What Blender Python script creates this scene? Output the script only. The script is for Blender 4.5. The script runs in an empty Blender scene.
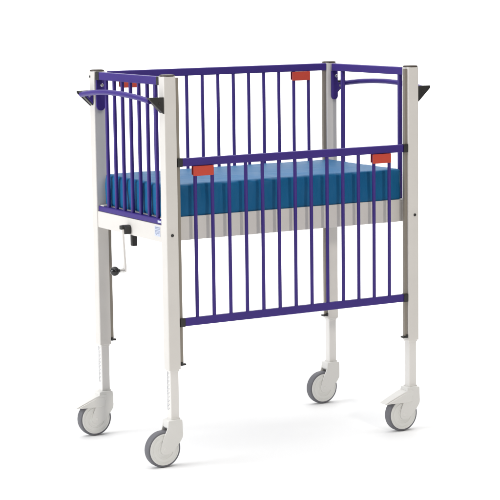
import bpy, bmesh, math, random
from mathutils import Vector, Matrix, noise
random.seed(4)
scene = bpy.context.scene
C = scene.collection

# ------------------------------------------------------------------ camera
YAW, PITCH, ROLL, FPX = 0.51686, 0.13895, -0.01312, 1873.6
cam_d = bpy.data.cameras.new('camera')
cam = bpy.data.objects.new('camera', cam_d)
C.objects.link(cam)
cam_d.sensor_width = 36.0
cam_d.lens = 36.0 * FPX / 500.0
cam_d.clip_start = 0.05
cam_d.clip_end = 200.0
sy, cy, sp, cp = math.sin(YAW), math.cos(YAW), math.sin(PITCH), math.cos(PITCH)
fw = Vector((sy * cp, cy * cp, -sp))
r0 = Vector((cy, -sy, 0))
u0 = r0.cross(fw)
rt = math.cos(ROLL) * r0 + math.sin(ROLL) * u0
up = -math.sin(ROLL) * r0 + math.cos(ROLL) * u0
mw = Matrix((rt, up, -fw)).transposed().to_4x4()
mw.translation = Vector((-2.81603, -5.51458, 1.60275))
cam.matrix_world = mw
scene.camera = cam

# ------------------------------------------------------------------ world and studio lamps
w = bpy.data.worlds.new('World')
scene.world = w
w.use_nodes = True
bg = w.node_tree.nodes['Background']
bg.inputs['Color'].default_value = (1.0, 0.985, 0.97, 1)
bg.inputs['Strength'].default_value = 0.10
scene.view_settings.view_transform = 'Standard'
scene.view_settings.look = 'None'
scene.view_settings.exposure = 0.0
scene.view_settings.gamma = 1.0
scene.cycles.max_bounces = 10
scene.cycles.diffuse_bounces = 5


def area(name, loc, target, sx, szy, power, col=(1, 1, 1)):
    d = bpy.data.lights.new(name, 'AREA')
    d.shape = 'RECTANGLE'
    d.size, d.size_y = sx, szy
    d.energy = power
    d.color = col
    o = bpy.data.objects.new(name, d)
    C.objects.link(o)
    o.location = loc
    o.rotation_euler = (Vector(target) - Vector(loc)).to_track_quat('-Z', 'Y').to_euler()
    return o


area('overhead_softbox', (0.9, 0.9, 4.2), (0.9, 0.9, 0), 7.0, 7.0, 364)
area('side_softbox', (-4.2, 1.1, 2.0), (0, 0.4, 0.75), 2.6, 2.6, 184, (0.965, 0.982, 1.0))
area('front_lamp', (0.20, -5.6, 2.35), (0.5, 0.0, 0.8), 0.40, 0.40, 92, (1.0, 0.95, 0.87))
area('backdrop_lamp', (2.6, 4.0, 4.4), (4.6, 7.6, 1.0), 13.0, 1.5, 560)

# ------------------------------------------------------------------ materials


def mat(name, col, rough=0.4, var=0.05, vscale=6.0, bump=0.0, bscale=300.0, metallic=0.0,
        spec=0.5, coat=0.0, stretch=(1, 1, 1)):
    m = bpy.data.materials.new(name)
    m.use_nodes = True
    nt = m.node_tree
    b = nt.nodes['Principled BSDF']
    b.inputs['Roughness'].default_value = rough
    b.inputs['Metallic'].default_value = metallic
    b.inputs['Specular IOR Level'].default_value = spec
    b.inputs['Coat Weight'].default_value = coat
    tc = nt.nodes.new('ShaderNodeTexCoord')
    mp = nt.nodes.new('ShaderNodeMapping')
    mp.inputs['Scale'].default_value = stretch
    nt.links.new(tc.outputs['Object'], mp.inputs['Vector'])
    n = nt.nodes.new('ShaderNodeTexNoise')
    n.inputs['Scale'].default_value = vscale
    n.inputs['Detail'].default_value = 5
    nt.links.new(mp.outputs['Vector'], n.inputs['Vector'])
    cr = nt.nodes.new('ShaderNodeValToRGB')
    lo = [max(0, c * (1 - var)) for c in col]
    hi = [min(1, c * (1 + var)) for c in col]
    cr.color_ramp.elements[0].position = 0.3
    cr.color_ramp.elements[1].position = 0.7
    cr.color_ramp.elements[0].color = (*lo, 1)
    cr.color_ramp.elements[1].color = (*hi, 1)
    nt.links.new(n.outputs['Fac'], cr.inputs['Fac'])
    nt.links.new(cr.outputs['Color'], b.inputs['Base Color'])
    mr = nt.nodes.new('ShaderNodeMapRange')
    mr.inputs['To Min'].default_value = rough * 0.85
    mr.inputs['To Max'].default_value = min(1, rough * 1.15)
    nt.links.new(n.outputs['Fac'], mr.inputs['Value'])
    nt.links.new(mr.outputs['Result'], b.inputs['Roughness'])
    if bump:
        n2 = nt.nodes.new('ShaderNodeTexNoise')
        n2.inputs['Scale'].default_value = bscale
        n2.inputs['Detail'].default_value = 3
        nt.links.new(tc.outputs['Object'], n2.inputs['Vector'])
        bp = nt.nodes.new('ShaderNodeBump')
        bp.inputs['Strength'].default_value = bump
        bp.inputs['Distance'].default_value = 0.001
        nt.links.new(n2.outputs['Fac'], bp.inputs['Height'])
        nt.links.new(bp.outputs['Normal'], b.inputs['Normal'])
    return m


M = {
    'white': mat('white_powder_coat', (0.625, 0.60, 0.568), 0.42, 0.03, 7, 0.08, 500),
    'tube': mat('pale_enamel', (0.70, 0.68, 0.655), 0.36, 0.02, 5, 0.05, 500),
    'purple': mat('purple_powder_coat', (0.040, 0.0195, 0.182), 0.45, 0.07, 9, 0.12, 600, spec=0.32),
    'black': mat('black_plastic', (0.018, 0.017, 0.016), 0.42, 0.15, 20, 0.1, 300),
    'cap': mat('dark_brown_cap', (0.045, 0.033, 0.024), 0.5, 0.15, 20, 0.1, 300),
    'guide': mat('bronze_guide', (0.25, 0.222, 0.185), 0.42, 0.08, 10, 0.1, 200, 0.2, stretch=(1, 1, 0.1)),
    'red': mat('red_plastic', (0.50, 0.050, 0.026), 0.42, 0.04, 12, 0.08, 300),
    'caster': mat('pale_grey_plastic', (0.66, 0.65, 0.625), 0.47, 0.02, 8, 0.1, 400),
    'disc': mat('pale_grey_disc', (0.66, 0.655, 0.63), 0.42, 0.02, 8, 0.1, 400),
    'tyre': mat('grey_rubber', (0.125, 0.125, 0.14), 0.62, 0.10, 30, 0.25, 250),
    'steel': mat('bright_steel', (0.72, 0.71, 0.69), 0.25, 0.03, 20, 0.03, 300, 0.9),
    'ball': mat('black_ball', (0.012, 0.012, 0.013), 0.13, 0.1, 20),
    'sticker': mat('sticker_paper', (0.50, 0.54, 0.65), 0.5, 0.02, 20),
    'ink': mat('grey_blue_ink', (0.20, 0.23, 0.34), 0.55, 0.1, 20),
    'scale': mat('grey_ink', (0.43, 0.43, 0.445), 0.55, 0.1, 20),
    'floor': mat('white_studio_paper', (0.86, 0.86, 0.86), 0.9, 0.004, 1.2, spec=0.1),
}

# mattress vinyl: woven fine bump plus soft long creases
mv = mat('blue_mattress_vinyl', (0.0045, 0.106, 0.252), 0.50, 0.07, 7, 0.0, spec=0.2)
nt = mv.node_tree
b = nt.nodes['Principled BSDF']
tc = next(n for n in nt.nodes if n.type == 'TEX_COORD')
n1 = nt.nodes.new('ShaderNodeTexNoise'); n1.inputs['Scale'].default_value = 900; n1.inputs['Detail'].default_value = 2
n2 = nt.nodes.new('ShaderNodeTexNoise'); n2.inputs['Scale'].default_value = 14; n2.inputs['Detail'].default_value = 4
nt.links.new(tc.outputs['Object'], n1.inputs['Vector']); nt.links.new(tc.outputs['Object'], n2.inputs['Vector'])
b1 = nt.nodes.new('ShaderNodeBump'); b1.inputs['Strength'].default_value = 0.25; b1.inputs['Distance'].default_value = 0.0006
b2 = nt.nodes.new('ShaderNodeBump'); b2.inputs['Strength'].default_value = 0.35; b2.inputs['Distance'].default_value = 0.004
nt.links.new(n2.outputs['Fac'], b2.inputs['Height']); nt.links.new(n1.outputs['Fac'], b1.inputs['Height'])
nt.links.new(b2.outputs['Normal'], b1.inputs['Normal']); nt.links.new(b1.outputs['Normal'], b.inputs['Normal'])
M['mattress'] = mv

# ------------------------------------------------------------------ mesh helpers


def box(bm, x0, x1, y0, y1, z0, z1, bev=0.0, seg=3):
    t = bmesh.new()
    vs = [t.verts.new((x, y, z)) for x in (x0, x1) for y in (y0, y1) for z in (z0, z1)]
    for f in ((0, 1, 3, 2), (4, 6, 7, 5), (0, 4, 5, 1), (2, 3, 7, 6), (0, 2, 6, 4), (1, 5, 7, 3)):
        t.faces.new([vs[i] for i in f])
    if bev:
        bmesh.ops.bevel(t, geom=t.edges[:], offset=bev, segments=seg, profile=0.5, affect='EDGES')
    join(bm, t)


def join(bm, t):
    bmesh.ops.recalc_face_normals(t, faces=t.faces[:])
    mp = {v: bm.verts.new(v.co) for v in t.verts}
    for f in t.faces:
        try:
            bm.faces.new([mp[v] for v in f.verts])
        except ValueError:
            pass
    t.free()


def tube(bm, pts, r, n=16, cap=True, radii=None):
    """swept round tube along a polyline"""
    t = bmesh.new()
    pts = [Vector(p) for p in pts]
    rings = []
    ref = None
    for i, p in enumerate(pts):
        d = (pts[min(i + 1, len(pts) - 1)] - pts[max(i - 1, 0)]).normalized()
        if ref is None:
            ref = Vector((0, 0, 1)) if abs(d.z) < 0.9 else Vector((1, 0, 0))
        a = d.cross(ref).normalized()
        bb = a.cross(d).normalized()
        ref = bb
        rr = radii[i] if radii else r
        rings.append([t.verts.new(p + rr * (math.cos(2 * math.pi * k / n) * a + math.sin(2 * math.pi * k / n) * bb)) for k in range(n)])
    for i in range(len(rings) - 1):
        for k in range(n):
            t.faces.new((rings[i][k], rings[i][(k + 1) % n], rings[i + 1][(k + 1) % n], rings[i + 1][k]))
    if cap:
        t.faces.new(rings[0][::-1])
        t.faces.new(rings[-1])
    join(bm, t)


def lathe(bm, prof, axis='Y', n=48, cen=(0, 0, 0)):
    """profile of (radius, along-axis) revolved"""
    t = bmesh.new()
    cen = Vector(cen)
    rings = []
    for r, h in prof:
        ring = []
        if r < 1e-6:
            p = {'Y': (0, h, 0), 'X': (h, 0, 0), 'Z': (0, 0, h)}[axis]
            ring = [t.verts.new(cen + Vector(p))]
        else:
            for k in range(n):
                c, s = r * math.cos(2 * math.pi * k / n), r * math.sin(2 * math.pi * k / n)
                p = {'Y': (c, h, s), 'X': (h, c, s), 'Z': (c, s, h)}[axis]
                ring.append(t.verts.new(cen + Vector(p)))
        rings.append(ring)
    for a, bb in zip(rings, rings[1:]):
        for k in range(n):
            k2 = (k + 1) % n
            if len(a) == 1 and len(bb) == 1:
                continue
            if len(a) == 1:
                t.faces.new((a[0], bb[k], bb[k2]))
            elif len(bb) == 1:
                t.faces.new((a[k], bb[0], a[k2]))
            else:
                t.faces.new((a[k], bb[k], bb[k2], a[k2]))
    join(bm, t)


def prism(bm, poly, plane, a0, a1, bev=0.0, seg=2):
    """polygon extruded: plane 'XZ' extrudes along y, 'XY' along z, 'YZ' along x"""
    t = bmesh.new()

    def P(u, v, h):
        return {'XZ': (u, h, v), 'XY': (u, v, h), 'YZ': (h, u, v)}[plane]
    lo = [t.verts.new(P(u, v, a0)) for u, v in poly]
    hi = [t.verts.new(P(u, v, a1)) for u, v in poly]
    t.faces.new(lo)
    t.faces.new(hi[::-1])
    n = len(poly)
    for i in range(n):
        t.faces.new((lo[i], hi[i], hi[(i + 1) % n], lo[(i + 1) % n]))
    bmesh.ops.recalc_face_normals(t, faces=t.faces[:])
    if bev:
        bmesh.ops.bevel(t, geom=t.edges[:], offset=bev, segments=seg, profile=0.5, affect='EDGES', clamp_overlap=True)
    join(bm, t)


def smooth_poly(poly, it=2):
    """Chaikin corner cutting for rounded outlines"""
    for _ in range(it):
        q = []
        for i in range(len(poly)):
            a, bb = poly[i], poly[(i + 1) % len(poly)]
            q.append((a[0] * .75 + bb[0] * .25, a[1] * .75 + bb[1] * .25))
            q.append((a[0] * .25 + bb[0] * .75, a[1] * .25 + bb[1] * .75))
        poly = q
    return poly


WORLD = {}


def put(o, parent, loc):
    loc = Vector(loc)
    WORLD[o.name] = loc
    if parent is not None:
        o.parent = parent
        o.location = loc - WORLD[parent.name]
    else:
        o.location = loc


def obj(name, bm, m, parent=None, loc=(0, 0, 0), angle=35):
    """bm is in world coordinates; the origin goes to loc"""
    loc = Vector(loc)
    bmesh.ops.recalc_face_normals(bm, faces=bm.faces[:])
    me = bpy.data.meshes.new(name)
    for v in bm.verts:
        v.co -= loc
    for f in bm.faces:
        f.smooth = True
    bm.to_mesh(me)
    bm.free()
    me.set_sharp_from_angle(angle=math.radians(angle))
    me.materials.append(m)
    o = bpy.data.objects.new(name, me)
    C.objects.link(o)
    wn = o.modifiers.new('weighted_normals', 'WEIGHTED_NORMAL')
    wn.keep_sharp = True
    put(o, parent, loc)
    return o


def union(name, shapes):
    """weld several closed shapes into one connected surface"""
    objs = []
    for t in shapes:
        bmesh.ops.recalc_face_normals(t, faces=t.faces[:])
        me = bpy.data.meshes.new('welding')
        t.to_mesh(me)
        t.free()
        o = bpy.data.objects.new('welding', me)
        C.objects.link(o)
        objs.append(o)
    for o in objs[1:]:
        m = objs[0].modifiers.new('weld', 'BOOLEAN')
        m.operation = 'UNION'
        m.solver = 'EXACT'
        m.object = o
    dg = bpy.context.evaluated_depsgraph_get()
    out = bmesh.new()
    out.from_mesh(objs[0].evaluated_get(dg).to_mesh())
    for o in objs:
        me = o.data
        bpy.data.objects.remove(o)
        bpy.data.meshes.remove(me)
    return out


def dup(o, parent, loc, name=None):
    c = o.copy()
    C.objects.link(c)
    put(c, parent, loc)
    return c


# ------------------------------------------------------------------ setting: seamless white sweep
def sweep():
    bm = bmesh.new()
    # sweep runs square to the camera's view, curving up behind the cot
    f = Vector((sy, cy, 0))
    r = Vector((cy, -sy, 0))
    org = Vector((0.49, 0.29, 0))
    prof = [(-9.5, 0.0), (-4, 0), (0, 0), (3, 0), (6.0, 0)]
    R = 2.2
    for k in range(1, 13):
        a = math.pi / 2 * k / 12
        prof.append((6.0 + R * math.sin(a), R - R * math.cos(a)))
    prof.append((6.0 + R, 6.0))
    rows = []
    for d, z in prof:
        rows.append([bm.verts.new(org + f * d + r * s + Vector((0, 0, z))) for s in (-12, -6, 0, 6, 12)])
    for a, bb in zip(rows, rows[1:]):
        for k in range(4):
            bm.faces.new((a[k], a[k + 1], bb[k + 1], bb[k]))
    o = obj('floor', bm, M['floor'], None, (0, 0, 0), 60)
    o.modifiers.clear()
    o['kind'] = 'structure'
    o['label'] = 'seamless white studio floor curving up behind the cot'
    return o


sweep()

# ------------------------------------------------------------------ the cot
L, W = 0.97323, 0.54443          # pitch of the posts
SX, SY = 0.0455, 0.0405          # post section
ZT, ZB = 1.317, 0.331            # top and lower end of the outer posts

cot = bpy.data.objects.new('hospital_cot', None)
C.objects.link(cot)
put(cot, None, ((L + SX) / 2, (W + SY) / 2, 0))
cot.empty_display_size = 0.2
cot['label'] = 'white steel hospital cot on four wheels with purple barred sides and red catches'
cot['category'] = 'hospital cot'


def sect(x0, x1, y0, y1, r, n=5):
    out = []
    for cx, cy_, a0 in ((x1 - r, y1 - r, 0), (x0 + r, y1 - r, 90), (x0 + r, y0 + r, 180), (x1 - r, y0 + r, 270)):
        for k in range(n):
            a = math.radians(a0 + 90 * k / (n - 1))
            out.append((cx + r * math.cos(a), cy_ + r * math.sin(a)))
    return out


def post(px, py, gdir, front, scale_marks):
    """one corner post with its cap, guide, stop, bolt, telescopic leg"""
    o = (px + SX / 2, py + SY / 2, ZB)
    bm = bmesh.new()
    prism(bm, sect(px, px + SX, py, py + SY, 0.0045), 'XY', ZB, ZT, 0.0008, 1)
    p = obj('post', bm, M['white'], cot, o)
    # domed cap
    bm = bmesh.new()
    cx, cy_ = o[0], o[1]
    rows = []
    for grow, z in ((-0.0005, ZT - 0.004), (-0.0002, ZT + 0.0002), (0.0006, ZT + 0.0006), (0.0006, ZT + 0.003), (-0.001, ZT + 0.0048), (-0.007, ZT + 0.0062)):
        s_ = sect(px - grow, px + SX + grow, py - grow, py + SY + grow, 0.012 + grow)
        rows.append([bm.verts.new((x, y, z)) for x, y in s_])
    for a, bb in zip(rows, rows[1:]):
        for k in range(len(a)):
            bm.faces.new((a[k], a[(k + 1) % len(a)], bb[(k + 1) % len(a)], bb[k]))
    bm.faces.new(rows[-1])
    bm.faces.new(rows[0][::-1])
    obj('post_cap', bm, M['cap'], p, (cx, cy_, ZT))
    # slide guide on the face towards the other post of the long side
    xf = px + SX if gdir > 0 else px
    xs = sorted((xf + gdir * 0.0005, xf + gdir * 0.0125))
    bm = bmesh.new()
    gy0, gy1 = (py + 0.0060, py + 0.0165)
    box(bm, xs[0], xs[1], gy0, gy1, 0.349, 1.312, 0.0012, 2)
    obj('guide_rail', bm, M['guide'], p, ((xs[0] + xs[1]) / 2, (gy0 + gy1) / 2, 0.349))
    bm = bmesh.new()
    xs2 = sorted((xf + gdir * 0.0005, xf + gdir * 0.021))
    box(bm, xs2[0], xs2[1], py + 0.002, py + 0.021, 0.342, 0.3485, 0.0015, 2)
    box(bm, *sorted((xf + gdir * 0.001, xf + gdir * 0.008)), py + 0.0008, py + 0.0055, 0.342, 0.354, 0.001, 2)
    obj('guide_stop', bm, M['black'], p, (xf, py + 0.02, 0.345))
    # frame bolt on the front face of the two front posts
    if front:
        bm = bmesh.new()
        bx = px + (0.0215 if gdir > 0 else 0.028)
        lathe(bm, [(0.0, -0.0035), (0.003, -0.0033), (0.0050, -0.002), (0.0055, 0.0), (0.0055, 0.002)], 'Y', 20, (bx, py, 0.788))
        obj('bolt', bm, M['black'], p, (bx, py, 0.788))
    else:
        bm = bmesh.new()
        fx, hx = (px, -1) if gdir > 0 else (px, -1)
        zz = 1.298 if gdir > 0 else 1.172
        lathe(bm, [(0.0, -0.002), (0.0035, -0.0018), (0.0050, 0.0), (0.0050, 0.002)], 'X', 16, (fx, py + 0.032, zz))
        obj('bolt', bm, M['black'], p, (fx, py + 0.032, zz))
    # telescopic leg
    ix0, ix1 = o[0] - 0.0163, o[0] + 0.0163
    iy0, iy1 = o[1] - 0.0145, o[1] + 0.0145
    bm = bmesh.new()
    prism(bm, sect(ix0, ix1, iy0, iy1, 0.004), 'XY', 0.152, ZB + 0.02, 0.0006, 1)
    leg = obj('leg', bm, M['tube'], cot, (o[0], o[1], 0.152))
    bm = bmesh.new()
    prism(bm, sect(ix0 - 0.0025, ix1 + 0.0025, iy0 - 0.0025, iy1 + 0.0025, 0.005), 'XY', ZB - 0.007, ZB + 0.001, 0.0008, 1)
    obj('bushing', bm, M['tube'], leg, (o[0], o[1], ZB))
    if scale_marks:
        rnd = random.Random(7)
        bm = bmesh.new()
        z = 0.192
        k = 0
        while z < 0.322:
            h = rnd.choice((0.0016, 0.002, 0.0026))
            wd = 0.0115 if k % 5 == 0 else rnd.uniform(0.006, 0.009)
            box(bm, ix0 - 0.0004, ix0 + 0.0004, o[1] + 0.0105 - wd, o[1] + 0.0105, z, z + h)
            if k % 5 == 2:
                box(bm, ix0 - 0.0004, ix0 + 0.0004, o[1] - 0.006, o[1] - 0.0015, z - 0.0015, z + 0.003)
            z += 0.0027
            k += 1
        obj('height_scale', bm, M['scale'], leg, (ix0, o[1], 0.192))
    return p


POSTS = [(0, 0, 1, True), (L, 0, -1, True), (0, W, 1, False), (L, W, -1, False)]
for px, py, g, fr in POSTS:
    post(px, py, g, fr, g > 0)

# ------------------------------------------------------------------ casters
def caster(px, py, pedal):
    sx, sy_ = px + SX / 2, py + SY / 2      # stem axis
    wx, wy = sx - 0.047, sy_ - 0.006        # wheel centre; all four trail the same way
    zc, R = 0.0625, 0.0625
    base = (sx, sy_, 0.0)
    # fork: collar, hood over the wheel and two cheeks down to the axle
    bm = bmesh.new()
    cheek = smooth_poly([(0.0135, 0.1550), (0.0150, 0.1605), (0.0640, 0.1605), (0.0670, 0.1560), (0.0680, 0.125), (0.0690, 0.106), (0.066, 0.096), (0.058, 0.084),
                         (0.034, 0.056), (0.012, 0.044), (-0.010, 0.046), (-0.018, 0.060), (-0.013, 0.080),
                         (-0.003, 0.108), (0.0115, 0.134)], 1)
    cheek = [(wx + a, z) for a, z in cheek]
    for y0, y1 in ((wy - 0.0225, wy - 0.0175), (wy + 0.0175, wy + 0.0225)):
        prism(bm, cheek, 'XZ', y0, y1, 0.002, 2)
    hood = smooth_poly([(0.0135, 0.1550), (0.0150, 0.1600), (0.0635, 0.1600), (0.0665, 0.1555), (0.0675, 0.118), (0.063, 0.106), (0.055, 0.110), (0.038, 0.127), (0.0135, 0.129)], 1)
    prism(bm, [(wx + a, z) for a, z in hood], 'XZ', wy - 0.0205, wy + 0.0205, 0.001, 1)
    prism(bm, sect(sx - 0.0195, sx + 0.0195, sy_ - 0.0175, sy_ + 0.0175, 0.006), 'XY', 0.150, 0.1635, 0.001, 1)
    c = obj('caster', bm, M['caster'], cot, base)
    # tyre
    bm = bmesh.new()
    lathe(bm, [(0.050, -0.0150), (0.0555, -0.0160), (0.0590, -0.0155), (0.0615, -0.0125), (0.0625, -0.007), (0.0625, 0.007),
               (0.0615, 0.0125), (0.0590, 0.0155), (0.0555, 0.0160), (0.050, 0.0150), (0.050, -0.0150)], 'Y', 64, (wx, wy, zc))
    obj('tyre', bm, M['tyre'], c, (wx, wy, zc), 40)
    # wheel disc with shallow concentric steps on both faces
    bm = bmesh.new()
    half = [(0.0545, 0.0158), (0.0535, 0.0172), (0.0500, 0.0178), (0.0485, 0.0164), (0.0435, 0.0164), (0.0420, 0.0177),
            (0.0330, 0.0178), (0.0318, 0.0166), (0.0245, 0.0165), (0.0230, 0.0178), (0.0120, 0.0180)]
    prof = [(0.0, -0.0180)] + [(r, -h) for r, h in half[::-1]] + half + [(0.0, 0.0180)]
    lathe(bm, prof, 'Y', 64, (wx, wy, zc))
    obj('wheel_disc', bm, M['disc'], c, (wx, wy, zc), 25)
    # axle bolt
    bm = bmesh.new()
    lathe(bm, [(0, -0.0236), (0.0055, -0.0233), (0.0065, -0.0225), (0.0065, 0.0225), (0.0055, 0.0233), (0, 0.0236)], 'Y', 24, (wx, wy, zc))
    obj('axle', bm, M['caster'], c, (wx, wy, zc))
    if pedal:
        bm = bmesh.new()
        prof = [(0.040, 0.150), (0.022, 0.151), (0.000, 0.144), (-0.030, 0.1315), (-0.060, 0.1185), (-0.076, 0.1105),
                (-0.079, 0.1085), (-0.076, 0.1070), (-0.055, 0.1095), (-0.045, 0.1160), (-0.020, 0.1275), (0.040, 0.1285)]
        # a wedge that narrows a little to its tip
        t = bmesh.new()
        n = len(prof)
        lo, hi = [], []
        for a, z in prof:
            k = min(1, max(0, (0.03 - a) / 0.11))
            hw = 0.0245 - 0.006 * k
            lo.append(t.verts.new((wx + a, wy - hw, z)))
            hi.append(t.verts.new((wx + a, wy + hw, z)))
        t.faces.new(lo)
        t.faces.new(hi[::-1])
        for i in range(n):
            t.faces.new((lo[i], hi[i], hi[(i + 1) % n], lo[(i + 1) % n]))
        bmesh.ops.recalc_face_normals(t, faces=t.faces[:])
        bmesh.ops.bevel(t, geom=[e for e in t.edges if e.is_manifold and e.calc_face_angle() > 1.0], offset=0.0015, segments=2, profile=0.5, affect='EDGES')
        join(bm, t)
        # side skirt of the pedal, seen as a thin lower cheek
        sk = [(wx + a, z) for a, z in ((0.034, 0.140), (0.004, 0.140), (-0.060, 0.1150), (-0.074, 0.1085), (-0.030, 0.1070), (0.012, 0.1060), (0.036, 0.1100))]
        for y0, y1 in ((wy - 0.0246, wy - 0.0205), (wy + 0.0205, wy + 0.0246)):
            prism(bm, sk, 'XZ', y0, y1, 0.001, 1)
        obj('brake_pedal', bm, M['caster'], c, (wx, wy, 0.13))
    return c


caster(0, 0, False)
caster(L, 0, True)
caster(0, W, True)
caster(L, W, False)

# ------------------------------------------------------------------ bed frame beams
Z0, Z1 = 0.762, 0.842
beams = [(0.012, L + SX - 0.012, SY + 0.0035, SY + 0.032, Z0, Z1), (0.012, L + SX - 0.012, W - 0.032, W - 0.0035, Z0, Z1)]
for k, (x0, x1, y0, y1, z0, z1) in enumerate(beams):
    bm = bmesh.new()
    box(bm, x0, x1, y0, y1, z0, z1, 0.0025, 2)
    obj('frame_beam', bm, M['white'], cot, ((x0 + x1) / 2, (y0 + y1) / 2, z0))
for x0, x1 in ((0.0035, 0.034), (L + SX - 0.034, L + SX - 0.0035)):
    bm = bmesh.new()
    box(bm, x0, x1, SY - 0.001, W + 0.001, Z0 - 0.001, 0.8190, 0.0025, 2)
    o = obj('end_beam', bm, M['white'], cot, ((x0 + x1) / 2, W / 2, Z0))
    if x0 < 0.1:
        endbeam = o
# folded corner plates where the front beam meets the end beams
for x0, x1 in ((0.0135, 0.050), (0.9655, L + 0.030)):
    bm = bmesh.new()
    box(bm, x0, x1, SY + 0.0012, SY + 0.0038, Z0 + 0.002, Z1 - 0.006, 0.0008, 1)
    obj('corner_plate', bm, M['white'], cot, ((x0 + x1) / 2, SY + 0.002, 0.8))
# mattress deck of slats between the beams
bm = bmesh.new()
for k in range(9):
    x = 0.075 + k * (L + SX - 0.15) / 8
    box(bm, x - 0.03, x + 0.03, SY + 0.0325, W - 0.0325, 0.826, 0.8365, 0.002, 1)
obj('mattress_deck', bm, M['white'], cot, (L / 2, W / 2, 0.826))

# sticker with rows of tiny illegible print on the end beam
bm = bmesh.new()
box(bm, 0.0029, 0.0034, 0.053, 0.094, 0.779, 0.8135)
st = obj('sticker', bm, M['sticker'], endbeam, (0.003, 0.073, 0.796))
bm = bmesh.new()
rnd = random.Random(3)
for k, z in enumerate((0.8075, 0.803, 0.797, 0.7925, 0.788, 0.7835)):
    y = 0.091
    while y > 0.058:
        wd = rnd.uniform(0.002, 0.008)
        if rnd.random() < 0.95:
            box(bm, 0.0025, 0.003, max(0.056, y - wd), y, z, z + (0.0028 if k < 1 else 0.0017))
        y -= wd + 0.0014
obj('small_print', bm, M['ink'], st, (0.003, 0.073, 0.796))

# ------------------------------------------------------------------ crank for the height
cy0 = 0.290
bm = bmesh.new()
yk = cy0 - 0.017
arm = [(cy0 - 0.010, 0.789), (cy0 + 0.006, 0.789), (cy0 + 0.0065, 0.776), (yk + 0.0080, 0.648), (yk + 0.0050, 0.6345), (yk - 0.0050, 0.6345), (yk - 0.0080, 0.648)]
prism(bm, arm, 'YZ', -0.0295, -0.0215, 0.0012, 2)
crank = obj('crank', bm, M['tube'], cot, (0.0, cy0, 0.783))
bm = bmesh.new()
hub = smooth_poly([(cy0 - 0.017, 0.7965), (cy0 + 0.014, 0.7965), (cy0 + 0.017, 0.790), (cy0 + 0.014, 0.772), (cy0 - 0.004, 0.764), (cy0 - 0.017, 0.767)], 1)
prism(bm, hub, 'YZ', -0.0212, 0.0036, 0.003, 3)
box(bm, -0.0315, -0.0205, cy0 - 0.011, cy0 + 0.008, 0.7815, 0.7955, 0.002, 2)
obj('hub', bm, M['black'], crank, (0, cy0, 0.783))
bm = bmesh.new()
lathe(bm, [(0.0, -0.0165)] + [(0.0165 * math.sin(math.pi * k / 14), -0.0165 * math.cos(math.pi * k / 14)) for k in range(1, 13)] + [(0.0065, 0.0165), (0.0065, 0.020), (0, 0.020)],
      'X', 28, (-0.0640, yk, 0.641))
obj('knob', bm, M['ball'], crank, (-0.0640, yk, 0.641), 50)
bm = bmesh.new()
lathe(bm, [(0, -0.018), (0.0068, -0.018), (0.0068, -0.006), (0.0078, -0.006), (0.0078, 0.0), (0, 0.0)], 'X', 20, (-0.0278, yk, 0.641))
obj('ferrule', bm, M['steel'], crank, (-0.0278, yk, 0.641))
bm = bmesh.new()
box(bm, 0.008, 0.027, 0.275, 0.295, 0.7215, 0.7605, 0.003, 2)
obj('stop_block', bm, M['black'], cot, (0.018, 0.284, 0.74))

# ------------------------------------------------------------------ long sliding sides
BX = [0.1155 + 0.0651 * k for k in range(13)]


def side_panel(y0, ztop, caps):
    ya, yb = y0, y0 + 0.0155
    yc = (ya + yb) / 2
    x0, x1 = SX + 0.0005, L - 0.0005
    if not caps:
        x0, x1 = SX + 0.0135, L - 0.0005
    xr0, xr1 = (x0 + 0.019, x1 - 0.018) if caps else (x0, x1)
    zb = ztop - 0.5405
    sh = [bmesh.new() for _ in range(4)]
    box(sh[0], xr0, xr1, ya, yb, ztop - 0.0275, ztop, 0.003, 3)
    box(sh[1], xr0, xr1, ya, yb, zb - 0.0275, zb, 0.003, 3)
    tube(sh[2], [(BX[0], yc, zb - 0.006), (BX[0], yc, ztop - 0.0215)], 0.0062, 16)
    tube(sh[3], [(BX[-1], yc, zb - 0.006), (BX[-1], yc, ztop - 0.0215)], 0.0062, 16)
    bm = union('side_panel', sh)
    p = obj('side_panel', bm, M['purple'], cot, (L / 2, yc, zb - 0.0275))
    bm = bmesh.new()
    tube(bm, [(BX[1], yc, zb - 0.001), (BX[1], yc, ztop - 0.0265)], 0.0062, 16)
    first = obj('bar', bm, M['purple'], p, (BX[1], yc, zb))
    for x in BX[2:-1]:
        dup(first, p, (x, yc, zb))
    if caps:
        for z in (ztop, zb):
            for xa, xb in ((x0 + 0.0003, x0 + 0.0195), (x1 - 0.0185, x1 - 0.0003)):
                bm = bmesh.new()
                # the cap hugs the rail end and sits just proud of the post's front face
                box(bm, xa, xb, ya - 0.0025, yb + 0.0008, z - 0.0285, z + 0.001, 0.002, 2)
                obj('end_cap', bm, M['black'], p, ((xa + xb) / 2, yc, z - 0.014))
    for xa, xb in ((0.1040, 0.1815), (0.8205, 0.8985)):
        bm = bmesh.new()
        zt = ztop - 0.0275
        box(bm, xa, xb, ya - 0.0045, ya + 0.0012, zt - 0.034, zt - 0.0008, 0.002, 2)
        box(bm, xa + 0.003, xb - 0.003, yc + 0.0065, yb + 0.001, zt - 0.031, zt - 0.0008, 0.0015, 2)
        obj('catch', bm, M['red'], p, ((xa + xb) / 2, yc, zt - 0.017))
    return p


side_panel(0.0012, 1.0435, True)     # the near side, slid down
side_panel(W + 0.0012, 1.3165, False)  # the far side, raised

# ------------------------------------------------------------------ end panels
EY = [0.4795 - 0.0640 * k for k in range(7)]


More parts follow.
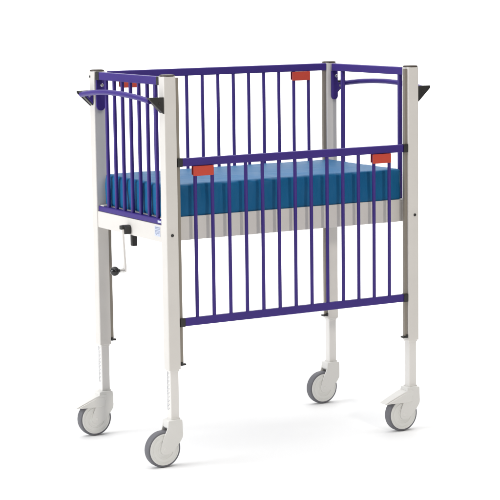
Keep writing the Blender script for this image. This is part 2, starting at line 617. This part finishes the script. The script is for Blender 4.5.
def end_panel(xa, xb, bars, caps, y0, y1):
    xc = (xa + xb) / 2
    zt, zb = 1.3150, 0.8195
    ya, yb = (y0 + 0.028, y1 - 0.026) if caps else (y0, y1)
    sh = [bmesh.new() for _ in range(4)]
    box(sh[0], xa, xb, ya, yb, zt - 0.0275, zt, 0.003, 3)
    box(sh[1], xa, xb, y0, y1, zb, zb + 0.0185, 0.003, 3)
    for t, (y, r) in zip(sh[2:], (bars[0], bars[-1])):
        tube(t, [(xc, y, zb + 0.009), (xc, y, zt - 0.0215)], r, 18)
    bm = union('end_panel', sh)
    p = obj('end_panel', bm, M['purple'], cot, (xc, (y0 + y1) / 2, zb))
    for y, r in bars[1:-1]:
        bm = bmesh.new()
        tube(bm, [(xc, y, zb + 0.0175), (xc, y, zt - 0.0265)], r, 18)
        obj('bar', bm, M['purple'], p, (xc, y, zb))
    if caps:
        for a, bb in ((y0, y0 + 0.0285), (y1 - 0.0265, y1)):
            bm = bmesh.new()
            box(bm, xa - 0.0008, xb + 0.0008, a, bb, zt - 0.0283, zt + 0.0008, 0.002, 2)
            obj('end_cap', bm, M['black'], p, (xc, (a + bb) / 2, zt - 0.014))
    # round-ended locating plate on the far post
    bm = bmesh.new()
    pa, pb = (xa + 0.000, xa + 0.033) if xa < 0.5 else (xa + 0.003, xa + 0.030)
    r = (pb - pa) / 2
    zc = 1.178 + r
    poly = [(pa, 1.2868), (pa, zc)] + [(pa + r - r * math.cos(math.pi * k / 12), zc - r * math.sin(math.pi * k / 12)) for k in range(1, 12)] + [(pb, zc), (pb, 1.2868)]
    prism(bm, poly, 'XZ', W - 0.0085, W - 0.0008, 0.0012, 2)
    pl = obj('locating_plate', bm, M['purple'], p, ((pa + pb) / 2, W - 0.004, 1.23))
    bm = bmesh.new()
    lathe(bm, [(0, -0.014), (0.005, -0.0138), (0.006, -0.0125), (0.006, -0.008)], 'Y', 20, ((pa + pb) / 2 + 0.004, W, 1.268))
    obj('bolt', bm, M['steel'], pl, ((pa + pb) / 2 + 0.004, W, 1.268))
    return p


left_end = end_panel(0.0065, 0.0300, [(y, 0.0066) for y in EY], True, SY + 0.0005, W - 0.0005)
end_panel(L + 0.0150, L + 0.0385, [(0.4735, 0.0085), (0.0925, 0.0085)], False, SY + 0.022, W - 0.0090)

bm = bmesh.new()
box(bm, 0.0058, 0.0064, 0.050, 0.076, 0.8255, 0.8330)
obj('sticker', bm, M['sticker'], left_end, (0.006, 0.064, 0.83))

# ------------------------------------------------------------------ push handles on triangular brackets
def push_handle(xf, d):
    """xf: the outer face of the two posts; d: outward direction"""
    xo = xf + d * 0.047
    yA, yB = 0.022, W + 0.018
    zt = 1.2455
    bm = bmesh.new()
    pts = []
    n = 28
    for k in range(n + 1):
        s = k / n
        y = yA + (yB - yA) * s
        e = 4 * s * (1 - s)
        pts.append((xo - d * 0.006 + d * 0.008 * e, y, zt - 0.009 + 0.0175 * e))
    tube(bm, pts, 0.0094, 18)
    h = obj('push_handle', bm, M['purple'], cot, (xo, W / 2, zt))
    for y0, y1 in ((0.001, 0.034), (W + 0.004, W + 0.037)):
        bm = bmesh.new()
        t = 0.0075
        A, B_ = xf + d * 0.0006, xf + d * 0.0515
        # two triangular cheeks, a back plate and a top plate
        tri = [(A, zt + 0.004), (B_, zt + 0.004), (B_ - d * 0.001, zt - 0.005), (A, zt - 0.052)]
        ins = [(A + d * 0.0012, zt - 0.004), (B_ - d * 0.012, zt - 0.004), (A + d * 0.0012, zt - 0.044)]
        outer = y0 < 0.3
        prism(bm, tri, 'XZ', y0 if outer else y1 - t, y0 + t if outer else y1, 0.001, 2)
        inn = [(A + d * 0.001, zt + 0.0028), (B_ - d * 0.002, zt + 0.0028), (B_ - d * 0.004, zt - 0.004), (A + d * 0.001, zt - 0.049)]
        prism(bm, inn, 'XZ', *((y0 + t - 0.001, y1 - 0.003) if outer else (y0 + 0.003, y1 - t + 0.001)), 0.001, 1)
        o = obj('bracket', bm, M['black'], h, (xf, (y0 + y1) / 2, zt))
        bm = bmesh.new()
        prism(bm, ins, 'XZ', *((y1 - 0.004, y1) if outer else (y0, y0 + 0.004)), 0.001, 1)
        obj('inner_plate', bm, M['purple'], o, (xf, y1 if outer else y0, zt))
        bm = bmesh.new()
        lathe(bm, [(0, -0.0025), (0.0035, -0.0022), (0.0045, 0), (0.0045, 0.001)], 'Y', 16, (xf + d * 0.016, y0, zt - 0.016))
        obj('bolt', bm, M['steel'] if y0 > 0.3 else M['black'], o, (xf + d * 0.016, y0, zt - 0.016))
    return h


push_handle(0.0, -1)
push_handle(L + SX, 1)

# ------------------------------------------------------------------ mattress
def mattress():
    x0, x1, y0, y1, z0, z1 = 0.0285, 0.977, 0.0475, 0.538, 0.8385, 0.9520
    nx, ny, nz = 200, 100, 24
    cx, cy_, cz = (x0 + x1) / 2, (y0 + y1) / 2, (z0 + z1) / 2
    hx, hy, hz = (x1 - x0) / 2, (y1 - y0) / 2, (z1 - z0) / 2
    R = 0.013
    bm = bmesh.new()
    cache = {}

    def V(i, j, k):
        key = (i, j, k)
        if key in cache:
            return cache[key]
        p = Vector((-hx + 2 * hx * i / nx, -hy + 2 * hy * j / ny, -hz + 2 * hz * k / nz))
        q = Vector((max(-hx + R, min(hx - R, p.x)), max(-hy + R, min(hy - R, p.y)), max(-hz + R, min(hz - R, p.z))))
        d = p - q
        # round the edges, then soft fabric swell and creases
        if d.length > 1e-9:
            m = max(abs(d.x), abs(d.y), abs(d.z))
            p = q + d.normalized() * (R if m >= R - 1e-6 else m)
        nrm = d.normalized() if d.length > 1e-9 else Vector((0, 0, 1))
        w_ = Vector((p.x * 9, p.y * 9, p.z * 6))
        a = noise.noise(w_) * 0.0016 + noise.noise(w_ * 3.1 + Vector((5, 1, 2))) * 0.0007
        if abs(nrm.z) < 0.6:
            # vertical puckers in the boxing
            s_ = p.x if abs(nrm.y) > abs(nrm.x) else p.y
            f1 = noise.noise(Vector((s_ * 26, 3.3, p.z * 16 + s_ * 5)))
            f2 = noise.noise(Vector((s_ * 60, 8.1, p.z * 14 + s_ * 3)))
            a += 0.0048 * f1 - 0.0024 * abs(f2) ** 0.7
        bow = 0.0
        p = p + nrm * a
        p.z += 0.0030 * (1 - (p.x / hx) ** 2) * (1 - (p.y / hy) ** 2) if p.z > 0 else 0
        v = bm.verts.new(p + Vector((cx, cy_, cz)))
        cache[key] = v
        return v
    for i in range(nx):
        for j in range(ny):
            bm.faces.new((V(i, j, nz), V(i + 1, j, nz), V(i + 1, j + 1, nz), V(i, j + 1, nz)))
            bm.faces.new((V(i, j, 0), V(i, j + 1, 0), V(i + 1, j + 1, 0), V(i + 1, j, 0)))
    for i in range(nx):
        for k in range(nz):
            bm.faces.new((V(i, 0, k), V(i + 1, 0, k), V(i + 1, 0, k + 1), V(i, 0, k + 1)))
            bm.faces.new((V(i, ny, k), V(i, ny, k + 1), V(i + 1, ny, k + 1), V(i + 1, ny, k)))
    for j in range(ny):
        for k in range(nz):
            bm.faces.new((V(0, j, k), V(0, j, k + 1), V(0, j + 1, k + 1), V(0, j + 1, k)))
            bm.faces.new((V(nx, j, k), V(nx, j + 1, k), V(nx, j + 1, k + 1), V(nx, j, k + 1)))
    o = obj('mattress', bm, M['mattress'], None, (cx, cy_, z0), 80)
    o.modifiers.clear()
    o['label'] = 'blue wipe-clean vinyl mattress lying inside the barred cot'
    o['category'] = 'mattress'


mattress()
